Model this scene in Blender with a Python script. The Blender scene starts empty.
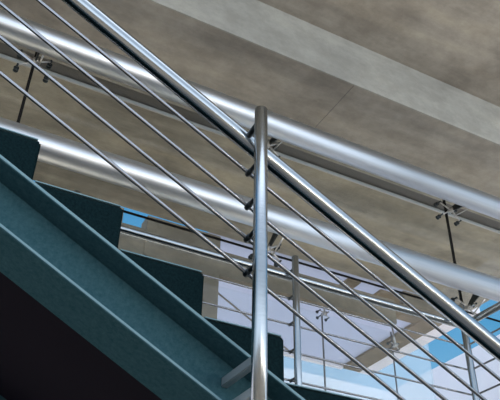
import bpy, bmesh, math, random
from mathutils import Vector, Matrix
random.seed(4)
S = bpy.context.scene
C = S.collection
PI = math.pi

# ------------------------------------------------------------------ materials
def mat(name, base=(.5, .5, .5), rough=.5, metal=0., spec=.5):
    m = bpy.data.materials.new(name); m.use_nodes = True
    b = m.node_tree.nodes['Principled BSDF']
    b.inputs['Base Color'].default_value = (*base, 1)
    b.inputs['Roughness'].default_value = rough
    b.inputs['Metallic'].default_value = metal
    b.inputs['Specular IOR Level'].default_value = spec
    return m, m.node_tree, b

def coords(nt, scale):
    tc = nt.nodes.new('ShaderNodeTexCoord'); mp = nt.nodes.new('ShaderNodeMapping')
    mp.inputs['Scale'].default_value = scale
    nt.links.new(tc.outputs['Object'], mp.inputs['Vector'])
    return mp.outputs['Vector']

def noise(nt, vec, scale, detail=5, rough=.6):
    n = nt.nodes.new('ShaderNodeTexNoise')
    n.inputs['Scale'].default_value = scale; n.inputs['Detail'].default_value = detail
    n.inputs['Roughness'].default_value = rough
    nt.links.new(vec, n.inputs['Vector'])
    return n.outputs['Fac']

def ramp(nt, fac, stops):
    r = nt.nodes.new('ShaderNodeValToRGB')
    e = r.color_ramp.elements
    e[0].position, e[0].color = stops[0][0], (*stops[0][1], 1)
    e[1].position, e[1].color = stops[-1][0], (*stops[-1][1], 1)
    for p, c in stops[1:-1]:
        k = e.new(p); k.color = (*c, 1)
    nt.links.new(fac, r.inputs['Fac'])
    return r.outputs['Color']

def mixc(nt, fac, a, b, mode='MIX'):
    n = nt.nodes.new('ShaderNodeMix'); n.data_type = 'RGBA'; n.blend_type = mode
    for v, k in ((fac, 0), (a, 6), (b, 7)):
        if isinstance(v, (int, float)): n.inputs[k].default_value = v
        elif isinstance(v, tuple): n.inputs[k].default_value = (*v, 1)
        else: nt.links.new(v, n.inputs[k])
    return n.outputs[2]

def bump(nt, b, h, strength, dist=.01):
    n = nt.nodes.new('ShaderNodeBump'); n.inputs['Strength'].default_value = strength
    n.inputs['Distance'].default_value = dist
    nt.links.new(h, n.inputs['Height']); nt.links.new(n.outputs['Normal'], b.inputs['Normal'])

def concrete(name, a, bcol, streak=.5):
    m, nt, b = mat(name, rough=.75, spec=.25)
    v = coords(nt, (1, 1, 1)); vs = coords(nt, (.5, 3.4, 3.4)); vb = coords(nt, (1.6, 2.4, 2.4))
    c1 = ramp(nt, noise(nt, v, 1.3, 10, .62), [(.36, a), (.64, bcol)])
    c2 = ramp(nt, noise(nt, vs, 1.2, 6, .6), [(.36, (.66, .66, .66)), (.5, (.95, .95, .95)), (.66, (1.22, 1.19, 1.12))])
    c3 = ramp(nt, noise(nt, vb, 2.4, 12, .78), [(.42, (.86, .86, .86)), (.58, (1.07, 1.07, 1.07))])
    c = mixc(nt, streak, c1, c2, 'MULTIPLY'); c = mixc(nt, .8, c, c3, 'MULTIPLY')
    nt.links.new(c, b.inputs['Base Color'])
    bump(nt, b, noise(nt, v, 28, 6), .25, .006)
    return m

def steel(name, base, rough, grain=(2, 60, 60), amt=.12, bmp=.02):
    m, nt, b = mat(name, base, rough, 1.)
    v = coords(nt, grain)
    f = noise(nt, v, 3, 4)
    mr = nt.nodes.new('ShaderNodeMapRange')
    mr.inputs['To Min'].default_value = max(.03, rough - amt); mr.inputs['To Max'].default_value = rough + amt
    nt.links.new(f, mr.inputs['Value']); nt.links.new(mr.outputs[0], b.inputs['Roughness'])
    c = mixc(nt, f, tuple(x * .86 for x in base), tuple(min(1, x * 1.12) for x in base))
    nt.links.new(c, b.inputs['Base Color'])
    bump(nt, b, f, bmp, .002)
    return m

M = {}
M['ceiling'] = concrete('ceiling_concrete', (.25, .22, .18), (.385, .345, .285), .55)
M['beam'] = concrete('beam_concrete', (.275, .265, .23), (.36, .345, .295), .3)
M['soffit'] = concrete('soffit_concrete', (.28, .245, .19), (.44, .385, .30), .8)
M['arm'] = mat('satin_steel', (.42, .46, .47), .45, .55)[0]
M['wall'] = concrete('wall_concrete', (.19, .16, .12), (.28, .24, .185), .4)
M['tan'] = concrete('tan_concrete', (.20, .155, .10), (.28, .22, .15), .3)
M['tube'] = steel('facade_tube_steel', (.56, .575, .585), .40, (.6, 26, 26), .05, .03)
M['rail'] = steel('railing_steel', (.38, .41, .425), .19, (12, 12, 60), .08)
M['rod'] = mat('rod_steel', (.33, .335, .345), .2, 1.)[0]
M['clamp'] = steel('clamp_steel', (.07, .08, .085), .4)
M['fit'] = steel('fitting_steel', (.55, .53, .50), .3)

m, nt, b = mat('teal_paint', (.035, .105, .12), .45, 0, 0)
v = coords(nt, (1, 1, 1))
nt.links.new(ramp(nt, noise(nt, v, 60, 6, .8), [(.3, (.024, .072, .088)), (.7, (.056, .122, .142))]), b.inputs['Base Color'])
bump(nt, b, noise(nt, v, 90, 3), .15, .002)
M['teal'] = m
m, nt, b = mat('step_plate', (.008, .03, .034), .85, 0, .06)
v = coords(nt, (1, 1, 1))
nt.links.new(ramp(nt, noise(nt, v, 140, 6, .8), [(.35, (.001, .006, .0075)), (.65, (.006, .021, .024))]), b.inputs['Base Color'])
M['step'] = m
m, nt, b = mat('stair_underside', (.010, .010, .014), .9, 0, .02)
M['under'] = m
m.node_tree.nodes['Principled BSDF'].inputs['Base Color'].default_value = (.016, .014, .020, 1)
M['edge'] = mat('worn_teal_edge', (.15, .26, .29), .4, 0, .4)[0]  # lighter teal, bright edge highlights put into the colour
M['brace'] = mat('dull_bronze_steel', (.22, .19, .16), .5, .6)[0]
M['seal'] = mat('black_silicone', (.010, .009, .008), .8, 0, .1)[0]
M['groove'] = mat('dark_grey_flashing', (.12, .11, .10), .55, .3)[0]
M['lightline'] = mat('pale_bead', (.5, .47, .42), .5)[0]

# clear glass: mostly transparent with a fresnel reflection
def glass(name, tint, refl, veil=0.):
    m = bpy.data.materials.new(name); m.use_nodes = True; nt = m.node_tree
    for n in list(nt.nodes):
        if n.type != 'OUTPUT_MATERIAL': nt.nodes.remove(n)
    out = [n for n in nt.nodes if n.type == 'OUTPUT_MATERIAL'][0]
    t = nt.nodes.new('ShaderNodeBsdfTransparent'); t.inputs[0].default_value = (*tint, 1)
    g = nt.nodes.new('ShaderNodeBsdfGlossy'); g.inputs['Roughness'].default_value = .02
    lw = nt.nodes.new('ShaderNodeLayerWeight'); lw.inputs['Blend'].default_value = .5
    pw = nt.nodes.new('ShaderNodeMath'); pw.operation = 'POWER'; pw.inputs[1].default_value = 5
    nt.links.new(lw.outputs['Facing'], pw.inputs[0])
    mu = nt.nodes.new('ShaderNodeMath'); mu.operation = 'MULTIPLY_ADD'; mu.inputs[1].default_value = .9 * refl; mu.inputs[2].default_value = .045 * refl
    nt.links.new(pw.outputs[0], mu.inputs[0])
    mx = nt.nodes.new('ShaderNodeMixShader')
    nt.links.new(mu.outputs[0], mx.inputs[0]); nt.links.new(t.outputs[0], mx.inputs[1]); nt.links.new(g.outputs[0], mx.inputs[2])
    last = mx
    if veil:
        d = nt.nodes.new('ShaderNodeBsdfTranslucent'); d.inputs[0].default_value = (.85, .9, .95, 1)
        d2 = nt.nodes.new('ShaderNodeBsdfDiffuse'); d2.inputs[0].default_value = (.8, .88, .95, 1)
        a = nt.nodes.new('ShaderNodeMixShader'); a.inputs[0].default_value = .5
        nt.links.new(d.outputs[0], a.inputs[1]); nt.links.new(d2.outputs[0], a.inputs[2])
        last = nt.nodes.new('ShaderNodeMixShader'); last.inputs[0].default_value = veil
        nt.links.new(mx.outputs[0], last.inputs[1]); nt.links.new(a.outputs[0], last.inputs[2])
    nt.links.new(last.outputs[0], out.inputs[0])
    return m
M['glass'] = glass('clear_glass', (.96, .98, .98), .5)
M['screen'] = glass('hazy_glass', (.94, .97, .98), .5, .27)

# translucent white roof sheet
m = bpy.data.materials.new('translucent_sheet'); m.use_nodes = True; nt = m.node_tree
p = nt.nodes['Principled BSDF']; out = nt.nodes['Material Output']
p.inputs['Base Color'].default_value = (.54, .55, .64, 1); p.inputs['Roughness'].default_value = .6
tr = nt.nodes.new('ShaderNodeBsdfTranslucent'); tr.inputs[0].default_value = (.53, .55, .64, 1)
mx = nt.nodes.new('ShaderNodeMixShader'); mx.inputs[0].default_value = .6
nt.links.new(p.outputs[0], mx.inputs[1]); nt.links.new(tr.outputs[0], mx.inputs[2]); nt.links.new(mx.outputs[0], out.inputs[0])
M['sheet'] = m
m, nt, b = mat('white_render', (.78, .78, .84), .8, 0, .2)
v = coords(nt, (1, 1, 1))
nt.links.new(ramp(nt, noise(nt, v, .7, 4), [(.3, (.86, .80, .84)), (.7, (.92, .87, .89))]), b.inputs['Base Color'])
M['white'] = m
m, nt, b = mat('floor_stone', (.45, .42, .38), .35)
v = coords(nt, (1, 1, 1))
nt.links.new(ramp(nt, noise(nt, v, 3, 5), [(.3, (.20, .175, .15)), (.7, (.28, .245, .21))]), b.inputs['Base Color'])
M['floor'] = m
m, nt, b = mat('paving', (.55, .52, .47), .8)
v = coords(nt, (1, 1, 1))
nt.links.new(ramp(nt, noise(nt, v, 2, 5), [(.3, (.64, .58, .50)), (.7, (.76, .69, .60))]), b.inputs['Base Color'])
M['paving'] = m
M['plaster'] = mat('plaster', (.50, .45, .38), .8)[0]

# ------------------------------------------------------------------ mesh helpers
def box(bm, x0, x1, y0, y1, z0, z1, bev=0):
    vs = [bm.verts.new(p) for p in ((x0, y0, z0), (x1, y0, z0), (x1, y1, z0), (x0, y1, z0), (x0, y0, z1), (x1, y0, z1), (x1, y1, z1), (x0, y1, z1))]
    fs = [bm.faces.new([vs[i] for i in f]) for f in ((0, 3, 2, 1), (4, 5, 6, 7), (0, 1, 5, 4), (1, 2, 6, 5), (2, 3, 7, 6), (3, 0, 4, 7))]
    if bev:
        es = {e for f in fs for e in f.edges}
        bmesh.ops.bevel(bm, geom=list(es), offset=bev, segments=2, affect='EDGES')
    return fs

def prism(bm, prof, y0, y1, bev=0, seg=2):
    """polygon prof in XZ (counter-clockwise seen from -Y) extruded along Y"""
    a = [bm.verts.new((x, y0, z)) for x, z in prof]; b2 = [bm.verts.new((x, y1, z)) for x, z in prof]
    fs = [bm.faces.new(a), bm.faces.new(b2[::-1])]
    n = len(prof)
    for i in range(n):
        fs.append(bm.faces.new((a[i], b2[i], b2[(i + 1) % n], a[(i + 1) % n])))
    bmesh.ops.recalc_face_normals(bm, faces=fs)
    if bev:
        bmesh.ops.bevel(bm, geom=list({e for f in fs for e in f.edges}), offset=bev, segments=seg, affect='EDGES')

def tube(bm, p, q, r, n=20, bev=0, r2=None):
    """closed round bar from p to q, ends chamfered by bev"""
    p, q = Vector(p), Vector(q); d = (q - p); L = d.length; d.normalize()
    up = Vector((0, 0, 1)) if abs(d.z) < .9 else Vector((1, 0, 0))
    u = d.cross(up).normalized(); w = d.cross(u)
    r2 = r if r2 is None else r2
    st = [(0, r), (L, r2)] if not bev else [(0, r - bev), (bev, r), (L - bev, r2), (L, r2 - bev)]
    rings = [[bm.verts.new(p + d * s + (u * math.cos(2 * PI * i / n) + w * math.sin(2 * PI * i / n)) * rr) for i in range(n)] for s, rr in st]
    fs = []
    for A, B in zip(rings, rings[1:]):
        for i in range(n):
            f = bm.faces.new((A[i], A[(i + 1) % n], B[(i + 1) % n], B[i])); f.smooth = True; fs.append(f)
    fs.append(bm.faces.new(rings[0][::-1])); fs.append(bm.faces.new(rings[-1]))
    bmesh.ops.recalc_face_normals(bm, faces=fs)

def pipe(bm, pts, r, n=20, rad=.06):
    """bent tube through pts with rounded corners"""
    pts = [Vector(p) for p in pts]; path = [pts[0]]
    for a, b, c in zip(pts, pts[1:], pts[2:]):
        d1 = (a - b).normalized(); d2 = (c - b).normalized()
        s, e = b + d1 * rad, b + d2 * rad
        for k in range(9):
            t = k / 8; path.append(s * (1 - t) ** 2 + b * 2 * t * (1 - t) + e * t * t)
    path.append(pts[-1])
    rings = []
    for i, c in enumerate(path):
        d = (path[min(i + 1, len(path) - 1)] - path[max(i - 1, 0)]).normalized()
        u = d.cross(Vector((0, 0, 1))).normalized(); w = d.cross(u)
        rings.append([bm.verts.new(c + (u * math.cos(2 * PI * k / n) + w * math.sin(2 * PI * k / n)) * r) for k in range(n)])
    fs = []
    for A, B in zip(rings, rings[1:]):
        for i in range(n):
            f = bm.faces.new((A[i], A[(i + 1) % n], B[(i + 1) % n], B[i])); f.smooth = True; fs.append(f)
    fs.append(bm.faces.new(rings[0][::-1])); fs.append(bm.faces.new(rings[-1]))
    bmesh.ops.recalc_face_normals(bm, faces=fs)

def obj(name, bm, m, parent=None):
    me = bpy.data.meshes.new(name); bm.to_mesh(me); bm.free(); me.materials.append(m)
    o = bpy.data.objects.new(name, me); C.objects.link(o)
    if parent:
        o.parent = parent
        loc = Vector((0, 0, 0)); p = parent
        while p: loc += p.location; p = p.parent
        me.transform(Matrix.Translation(-loc))
    return o

def obj_shift(name, bm, m, origin, parent=None):
    """mesh whose own origin sits at origin (world)"""
    me = bpy.data.meshes.new(name); bm.to_mesh(me); bm.free(); me.materials.append(m)
    me.transform(Matrix.Translation(-Vector(origin)))
    o = bpy.data.objects.new(name, me); C.objects.link(o); o.location = origin
    return o

def thing(name, label, cat, loc, group=None):
    o = bpy.data.objects.new(name, None); C.objects.link(o); o.location = loc
    o.empty_display_size = .1
    o['label'] = label; o['category'] = cat
    if group: o['group'] = group
    return o

def tag(o, label, cat, group=None, kind=None):
    o['label'] = label; o['category'] = cat
    if group: o['group'] = group
    if kind: o['kind'] = kind
    return o

def struct(name, bm, m, label=None, cat=None, parent=None):
    o = obj(name, bm, m, parent)
    if not parent:
        o['kind'] = 'structure'
        if label: o['label'] = label; o['category'] = cat
    return o
B = bmesh.new

# ------------------------------------------------------------------ setting
ZS, ZH, YB = 4.5, 5.05, 3.63
XR = 6.72
bm = B(); box(bm, -1.6, XR, .2, YB, ZH, ZH + .3)
struct('ceiling', bm, M['ceiling'], 'grey-brown bare concrete ceiling above the stair, beyond the pale stepped face', 'ceiling')
# dropped edge beam: its pale vertical face looks into the room
bm = B(); box(bm, -6, XR, YB - .012, YB, ZS, ZH)
struct('trim_1', bm, M['beam'], 'pale smooth vertical face of the dropped concrete ceiling edge', 'ceiling edge')
bm = B(); box(bm, -6, XR, YB, 4.62, ZS, ZH + .3)
struct('ceiling_beam', bm, M['ceiling'], 'dropped concrete ceiling strip between the pale step and the upper steel tube', 'ceiling')
bm = B(); box(bm, -6, XR, 4.62, 4.775, ZS + .03, ZS + .3)
struct('trim_2', bm, M['groove'], 'dark recessed groove in the soffit just below the upper tube', 'groove')
bm = B(); box(bm, -6, XR, 4.775, 6.38, ZS, ZS + .35)
struct('outer_soffit', bm, M['soffit'], 'sandy concrete soffit with pale streaks seen through the glass wall', 'soffit')
bm = B(); box(bm, -6, XR, 4.77, 4.785, ZS - .012, ZS + .02)
struct('trim_3', bm, M['lightline'], 'thin pale bead along the edge of the dark groove', 'trim')
bm = B(); box(bm, -6, 12, -4, 4.45, -1.75, -1.6)
struct('floor', bm, M['floor'])
bm = B(); box(bm, -40, 45, 4.45, 40, -1.9, -1.7)
struct('outer_paving', bm, M['paving'])

bm = B(); box(bm, 2.888, 2.892, YB, 4.3, ZS - .002, ZS + .002)
struct('trim_6', bm, M['groove'], 'fine joint line across the dropped concrete ceiling strip', 'joint')
# perforated concrete wall under the outer soffit edge (openings show the canopy and sky)
bm = B()
y0, y1 = 6.40, 6.60
zt, zsp, zlo = 4.5, 4.32, 4.0
box(bm, 2.06, 2.955, y0, y1, 1.2, zt)                    # broad pier
box(bm, .0, .0 + 1.43, y0, y1, zt - .02, zt)             # head over the left part
box(bm, 1.71, 1.78, y0, y1, zsp, zt)                     # slim pier between the blue openings
box(bm, -6, 1.43, y0, y1, zsp, zt)
box(bm, -6, 5.42, y0 + .01, y1 - .1, zlo, zsp)          # spandrel under the slit
box(bm, -6, 2.1, y0, y1, 1.2, zlo)
box(bm, 5.58, 6.28, y0, y1 - .1, zsp, zt)
struct('wall_outer', bm, M['wall'], 'sandy concrete outer wall with a long slit opening, behind the landing handrail', 'wall')

# translucent canopy with concrete beams
bm = B(); box(bm, 2.8, 6.27, 6.38, 8.80, ZS, ZS + .02)
struct('canopy_sheet', bm, M['sheet'])
bm = B(); box(bm, 4.77, 4.957, 6.46, 7.1, ZS - .03, ZS)
struct('canopy_beam', bm, M['tan'])
bm = B(); box(bm, 6.27, 6.60, 6.38, 8.84, ZS - .04, ZS + .2)
box(bm, 5.3, 6.275, 6.51, 7.05, ZS - .035, ZS)
struct('canopy_beam', bm, M['tan'])
bm = B(); box(bm, 6.60, 6.86, 6.38, 8.90, ZS - .02, ZS + .15)
struct('canopy_edge', bm, M['white'])
bm = B(); box(bm, 2.8, 6.27, 8.80, 8.87, ZS - .05, ZS + .15)
struct('canopy_edge', bm, M['white'])

# courtyard walls
bm = B(); box(bm, -20, 9.9, 12, 12.3, -1.7, 5.77)
struct('wall_far', bm, M['white'], 'white courtyard wall low behind the railings, running along', 'wall')
bm = B(); box(bm, 9.75, 10.1, 4.8, 12, -1.7, 5.79)
struct('wall_right', bm, M['white'], 'white courtyard wall at lower right, its top edge rising to the right', 'wall')

# room walls out of view, kept low to let sky light in
bm = B(); box(bm, -6.2, -6, -4, 4.45, -1.6, .4); struct('wall_left', bm, M['plaster'])
bm = B(); box(bm, -6, 12, -4.2, -4, -1.6, .6); struct('wall_back', bm, M['plaster'])

# ------------------------------------------------------------------ glass wall
YG = 4.30
XJ = [.327 - 2.046 * 3 + 2.046 * k for k in range(7)]      # vertical joints
ZJ = [-1.6, .92, 1.95, 3.0, 4.055, 4.5]
n = 0
for i in range(len(XJ) - 1):
    for j in range(1, len(ZJ) - 1):
        n += 1
        bm = B(); box(bm, XJ[i] + .011, XJ[i + 1] - .011, YG, YG + .012, ZJ[j] + .006, ZJ[j + 1] - .006)
        struct('window_%d' % n, bm, M['glass'])
bm = B()
for x in XJ: box(bm, x - .011, x + .011, YG - .002, YG + .014, .92, 4.5)
box(bm, XJ[0], XJ[-1], YG - .002, YG + .014, 3.0 - .006, 3.0 + .006)
box(bm, XJ[0], XJ[-1], YG - .002, YG + .014, 1.95 - .006, 1.95 + .006)
struct('trim_4', bm, M['seal'], 'dark sealed joints between the panes of the glass wall', 'joint')

# hazy outer glass screen
for i, (xa, xb) in enumerate(((2.97, 4.70), (4.715, 6.44))):
    bm = B(); box(bm, xa, xb, 7.0, 7.012, 1.0, 4.22)
    struct('window_%d' % (n + 1 + i), bm, M['glass'])

bm = B(); box(bm, 4.6995, 4.7155, 6.998, 7.014, 1.0, 4.22); box(bm, 5.795, 5.807, 6.998, 7.014, 1.0, 4.22)
struct('trim_5', bm, M['groove'], 'upright joints of the outer glass screen', 'joint')
bm = B(); box(bm, 2.9, 8.44, 9.2, 9.215, -1.7, 5.53)
struct('window_%d' % (n + 3), bm, M['screen'])
# ------------------------------------------------------------------ facade tubes
for z, r, lab in ((4.07, .102, 'upper of the two large horizontal steel tubes, under the concrete ceiling step'),
                  (3.11, .102, 'lower of the two large horizontal steel tubes, above the landing railing')):
    bm = B(); tube(bm, (-5.9, 4.0, z), (6.6, 4.0, z), r, 64)
    o = obj_shift('steel_tube', bm, M['tube'], (0, 4.0, z))
    tag(o, lab, 'tube', 'large steel tubes along the glass wall')

# ------------------------------------------------------------------ spider fittings
def spider(x, z, tz, lab, YG=YG, grp='spider fittings on the glass wall', outer=False):
    t = thing('spider_fitting', lab, 'glass fitting', (x, YG, z), grp)
    bm = B(); tube(bm, (x, YG - .10, z), (x, YG - .03, z), .020, 20, .004)
    obj('hub', bm, M['fit'], t)
    k = .55 if outer else 1
    for sx in (-1, 1):
        for sz in (-1, 1):
            ex, ez = x + sx * .115 * k, z + sz * .075 * k
            bm = B(); tube(bm, (x, YG - .065, z), (ex, YG - .045, ez), .0085, 12, .002, .0065)
            a = obj('arm', bm, M['fit'], t)
            bm = B(); tube(bm, (ex, YG - .06, ez), (ex, YG - .001, ez), .008, 12)
            tube(bm, (ex, YG - .016, ez), (ex, YG - .001, ez), .021 * k, 20, .003)
            tube(bm, (ex, YG + .013, ez), (ex, YG + .024, ez), .021, 20, .003)
            obj('disc', bm, M['clamp'], a)
    if outer:
        bm = B(); tube(bm, (x, YG - .06, z), (x, YG - .03, z + .30), .012, 12)
        obj('hanger', bm, M['fit'], t)
        return
    # gusset plate from the big tube to the hub
    bm = B()
    pts = [(4.085, tz - .062), (YG - .07, z - .012), (YG - .07, z + .03), (4.104, tz + .02)]
    vs = []
    for dx in (-.006, .006): vs.append([bm.verts.new((x + dx, py, pz)) for py, pz in pts])
    bm.faces.new(vs[0]); bm.faces.new(vs[1][::-1])
    for k in range(4): bm.faces.new((vs[0][k], vs[1][k], vs[1][(k + 1) % 4], vs[0][(k + 1) % 4]))
    bmesh.ops.recalc_face_normals(bm, faces=bm.faces[:])
    obj('gusset', bm, M['clamp'], t)
    bm = B(); tube(bm, (x + .03, 4.055, tz - .098), (x + .03, YG - .08, z - .06), .006, 12)
    tube(bm, (x - .0, YG - .08, z - .005), (x + .035, YG - .08, z - .062), .006, 12)
    obj('tie_rod', bm, M['fit'], t)
spider(XJ[3], 4.055, 4.07, 'spider glass fitting under the upper tube at the far left')
spider(XJ[4], 4.055, 4.07, 'spider glass fitting under the upper tube, just right of the tall near post')
spider(XJ[5], 4.055, 4.07, 'spider glass fitting under the upper tube at the right')
spider(XJ[4], 3.0, 3.11, 'spider glass fitting under the lower tube, beside the tall near post')
spider(XJ[5], 3.0, 3.11, 'spider glass fitting under the lower tube, by the right-hand railing corner')

spider(4.7075, 4.19, 0, 'small spider fitting on the outer glass screen, seen right of the slim landing post', 7.0, 'spider fittings on the outer screen', True)  # both outer fittings added for reflected spider shapes
spider(5.80, 4.0, 0, 'small spider fitting on the outer glass screen, seen against the pale sky', 7.0, 'spider fittings on the outer screen', True)
bm = B(); tube(bm, (2.94, 6.60, 3.94), (4.223, 6.992, 3.578), .011, 10)  # added rod, drawn for a reflection-like slanting line
tag(obj_shift('brace_rod', bm, M['brace'], (3.5, 6.8, 3.78)), 'thin dull bronze rod slanting across the pale panel behind the tall near post', 'rod')
# ------------------------------------------------------------------ staircase
T = .5325
def zc(c, x): return c - T * x
X0, X1 = -1.7, 5.1
st = thing('staircase', 'dark teal steel staircase descending to the right, seen from below', 'staircase', (1.0, 2.2, -1.6))
def stringer(yc, name):
    bm = B()
    def strip(ca, cb, ya, yb):
        prism(bm, [(X0, zc(ca, X0)), (X1, zc(ca, X1)), (X1, zc(cb, X1)), (X0, zc(cb, X0))], ya, yb, .0015, 1)
    h = .0925
    strip(1.084, 1.096, yc - h, yc + h)        # bottom flange
    strip(1.268, 1.281, yc - h, yc + h)        # top flange
    strip(1.096, 1.268, yc - .005, yc + .005)  # web
    so_ = obj(name, bm, M['teal'], st)
    for ca, cb in ((1.083, 1.0975), (1.2665, 1.2825)):  # thin strips carry a painted highlight along the flange edges
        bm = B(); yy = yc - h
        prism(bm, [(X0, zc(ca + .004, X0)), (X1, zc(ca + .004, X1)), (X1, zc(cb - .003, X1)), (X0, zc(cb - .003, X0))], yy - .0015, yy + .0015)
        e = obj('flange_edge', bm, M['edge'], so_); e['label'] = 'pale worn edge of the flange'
    return so_
stringer(1.7575, 'stringer'); stringer(3.06, 'stringer')
# second thin line on the web: weld fillet below the top flange
xr, run = .212, .2735
for k in range(-7, 18):
    xb = xr + run * k; xa = xb - run
    zt = 1.486 - T * xb
    bm = B()
    prism(bm, [(xa + .001, zc(1.283, xa)), (xb - .001, zc(1.283, xb)), (xb - .001, zt), (xa + .001, zt)], 1.742, 3.06, .007, 3)
    sp_ = obj('step', bm, M['step'], st)
    bm = B(); box(bm, xa + .006, xb - .013, 1.7405, 1.755, zt - .001, zt + .0025)  # rim coloured lighter as the highlight on the tread edge
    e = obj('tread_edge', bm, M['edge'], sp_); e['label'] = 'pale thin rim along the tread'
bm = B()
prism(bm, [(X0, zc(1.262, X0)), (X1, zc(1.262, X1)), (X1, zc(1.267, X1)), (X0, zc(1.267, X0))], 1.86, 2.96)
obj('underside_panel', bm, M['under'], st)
# upper landing slab, left of the frame
bm = B(); box(bm, -5.9, X0, 1.2, 4.2, 2.05, 2.22); struct('upper_landing', bm, M['plaster'])

# ------------------------------------------------------------------ stair railing
YP = 1.55; PR = .0212
rl = thing('stair_railing', 'brushed steel stair railing with a round handrail and four sloping rods', 'railing', (.841, YP, .7))
YH = 1.66; CH = 2.021; TH = .5334
def zh(x): return CH - TH * x
RC = ((1.863, 1.63), (1.733, 1.63), (1.615, 1.63), (1.4965, 1.63))
def stair_post(dx):
    x = .841 + dx; dz = -T * dx
    bm = B(); tube(bm, (x, YP, .56 + dz), (x, YP, 1.626 + dz), PR, 40, .003)
    po = obj('post', bm, M['rail'], rl)
    bm = B(); zz = zh(x)
    tube(bm, (x, YP, zz + .006), (x, YH, zz + .002), .0105, 16)
    obj('handrail_bracket', bm, M['clamp'], po)
    for c, y in RC:
        bm = B(); z = zc(c, x)
        tube(bm, (x, YP, z), (x, 1.632, z), .0075, 16, .001)
        tube(bm, (x, 1.612, z), (x, 1.642, z), .0092, 16, .002)
        obj('rod_clamp', bm, M['clamp'], po)
    for z in (.757 + dz, .672 + dz):
        bm = B()
        box(bm, x - .011, x + .011, YP, 1.752, z - .014, z + .014, .003)
        obj('mounting_arm', bm, M['arm'], po)
stair_post(0); stair_post(-1.75); stair_post(1.75)
bm = B(); tube(bm, (-1.7, YH, zh(-1.7)), (3.2, YH, zh(3.2)), .0300, 48, .004)
obj('handrail', bm, M['rail'], rl)
for c, y in RC:
    bm = B(); tube(bm, (-1.6, y, zc(c, -1.6)), (3.1, y, zc(c, 3.1)), .0062, 16)
    obj('rod', bm, M['rod'], rl)

# ------------------------------------------------------------------ landing railing
lr = thing('landing_railing', 'level steel guard railing of the landing, behind the staircase', 'railing', (2.02, 3.27, 1.12))
YL, YLH, YLR = 3.27, 3.38, 3.345
LZ = (2.058, 1.886, 1.714, 1.541, 1.37)
def lpost(x, y, ax, ay):
    bm = B(); tube(bm, (x, y, 1.12), (x, y, 2.313), PR, 32, .003)
    tube(bm, (x, y, 1.12), (x, y, 1.13), .045, 24)
    po = obj('post', bm, M['rail'], lr)
    bm = B(); tube(bm, (x, y, 2.24), (x + ax * .11, y + ay * .11, 2.235), .0075, 12)
    obj('handrail_bracket', bm, M['clamp'], po)
    for z in LZ:
        bm = B(); tube(bm, (x, y, z), (x + ax * .08, y + ay * .08, z), .0075, 12, .001)
        tube(bm, (x + ax * .062, y + ay * .062, z), (x + ax * .086, y + ay * .086, z), .0095, 12, .001)
        obj('rod_clamp', bm, M['clamp'], po)
for x in (-.74, .636, 2.02): lpost(x, YL, 0, 1)
XC = 3.335
lpost(XC, YL, .7, .7)
lpost(XC, 1.95, 1, 0)
bm = B(); pipe(bm, [(-1.4, YLH, 2.232), (XC + .11, YLH, 2.232), (XC + .11, 1.75, 2.232)], .0245, 28, .03)
obj('handrail', bm, M['rail'], lr)
for z in LZ:
    bm = B(); pipe(bm, [(-1.4, YLR, z), (XC + .07, YLR, z), (XC + .07, 1.75, z)], .0062, 12, .012)
    obj('rod', bm, M['rod'], lr)
bm = B(); box(bm, -5.9, XC + .15, 3.20, 4.25, .92, 1.12); box(bm, XC - .06, 6.3, 1.6, 4.25, .92, 1.12)
struct('landing_slab', bm, M['plaster'])

# ------------------------------------------------------------------ world and lights
w = bpy.data.worlds.new('sky'); S.world = w; w.use_nodes = True; nt = w.node_tree
bg = nt.nodes['Background']
tc = nt.nodes.new('ShaderNodeTexCoord'); sp = nt.nodes.new('ShaderNodeSeparateXYZ')
nt.links.new(tc.outputs['Generated'], sp.inputs[0])
up = ramp(nt, sp.outputs['Z'], [(.0, (.62, .74, .86)), (.2, (.30, .55, .78)), (.42, (.085, .33, .60)), (1., (.06, .22, .50))])
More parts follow.
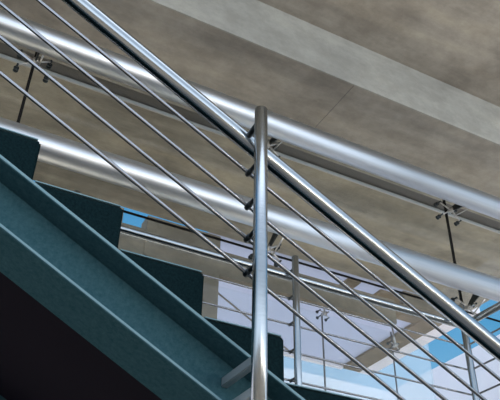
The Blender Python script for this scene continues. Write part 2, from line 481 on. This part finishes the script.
# hazy bright sky behind the camera
mr = nt.nodes.new('ShaderNodeMapRange'); mr.inputs['From Min'].default_value = .1; mr.inputs['From Max'].default_value = -.6
nt.links.new(sp.outputs['Y'], mr.inputs['Value'])
back = ramp(nt, sp.outputs['Z'], [(.0, (.50, .57, .64)), (.2, (.34, .385, .43)), (.35, (.19, .225, .26)), (.68, (.28, .32, .37)), (.86, (.8, .86, .93)), (1., (1., 1., 1.))])
back = mixc(nt, 1., back, (3.4, 3.5, 3.75), 'MULTIPLY')
c = mixc(nt, mr.outputs[0], up, back)
nt.links.new(c, bg.inputs['Color']); bg.inputs['Strength'].default_value = 1.0

sun = bpy.data.lights.new('sun', 'SUN'); sun.energy = 5.5; sun.angle = R = math.radians(1.5); sun.color = (1, .95, .87)
so = bpy.data.objects.new('sun', sun); C.objects.link(so)
d = Vector((-.1, -.27, -1)).normalized()     # direction the light travels
so.rotation_euler = d.to_track_quat('-Z', 'Y').to_euler()

# added uplighters on the back wall, unseen fill light for the ceiling
for x in (1.5, 4.5, 7.5, 10.5):
    t = thing('wall_uplighter', 'grey box uplighter fixed high on the beige back wall', 'lamp', (x, -3.9, .35), 'uplighters along the back wall')
    bm = B(); box(bm, x - 1.4, x + 1.4, -4.0, -3.8, .25, .37, .01)
    obj('housing', bm, M['clamp'], t)
    l = bpy.data.lights.new('uplighter_light', 'AREA'); l.shape = 'RECTANGLE'; l.size = 2.6; l.size_y = .16; l.energy = 75; l.color = (1, .92, .82)
    o = bpy.data.objects.new('uplighter_light', l); C.objects.link(o); o.location = (x, -3.9, .39)
    o.rotation_euler = Vector((0, .3, 1)).to_track_quat('-Z', 'Y').to_euler()
# ------------------------------------------------------------------ camera
cam = bpy.data.cameras.new('camera'); co = bpy.data.objects.new('camera', cam); C.objects.link(co); S.camera = co
f, th, roll, az = 723.6, .62, .01774, 1.09146
cam.sensor_width = 36; cam.lens = f / 500 * 36; cam.clip_start = .02; cam.clip_end = 200
h = Vector((math.cos(az), math.sin(az), 0)); r = Vector((math.sin(az), -math.cos(az), 0)); zz = Vector((0, 0, 1))
F = h * math.cos(th) + zz * math.sin(th); U = zz * math.cos(th) - h * math.sin(th)
R2 = r * math.cos(roll) + U * math.sin(roll); U2 = U * math.cos(roll) - r * math.sin(roll)
mw = Matrix((R2, U2, -F)).transposed().to_4x4()
co.matrix_world = mw

S.view_settings.view_transform = 'Standard'; S.view_settings.look = 'None'
S.view_settings.gamma = 1; S.view_settings.exposure = 0.12; S.view_settings.use_curve_mapping = False
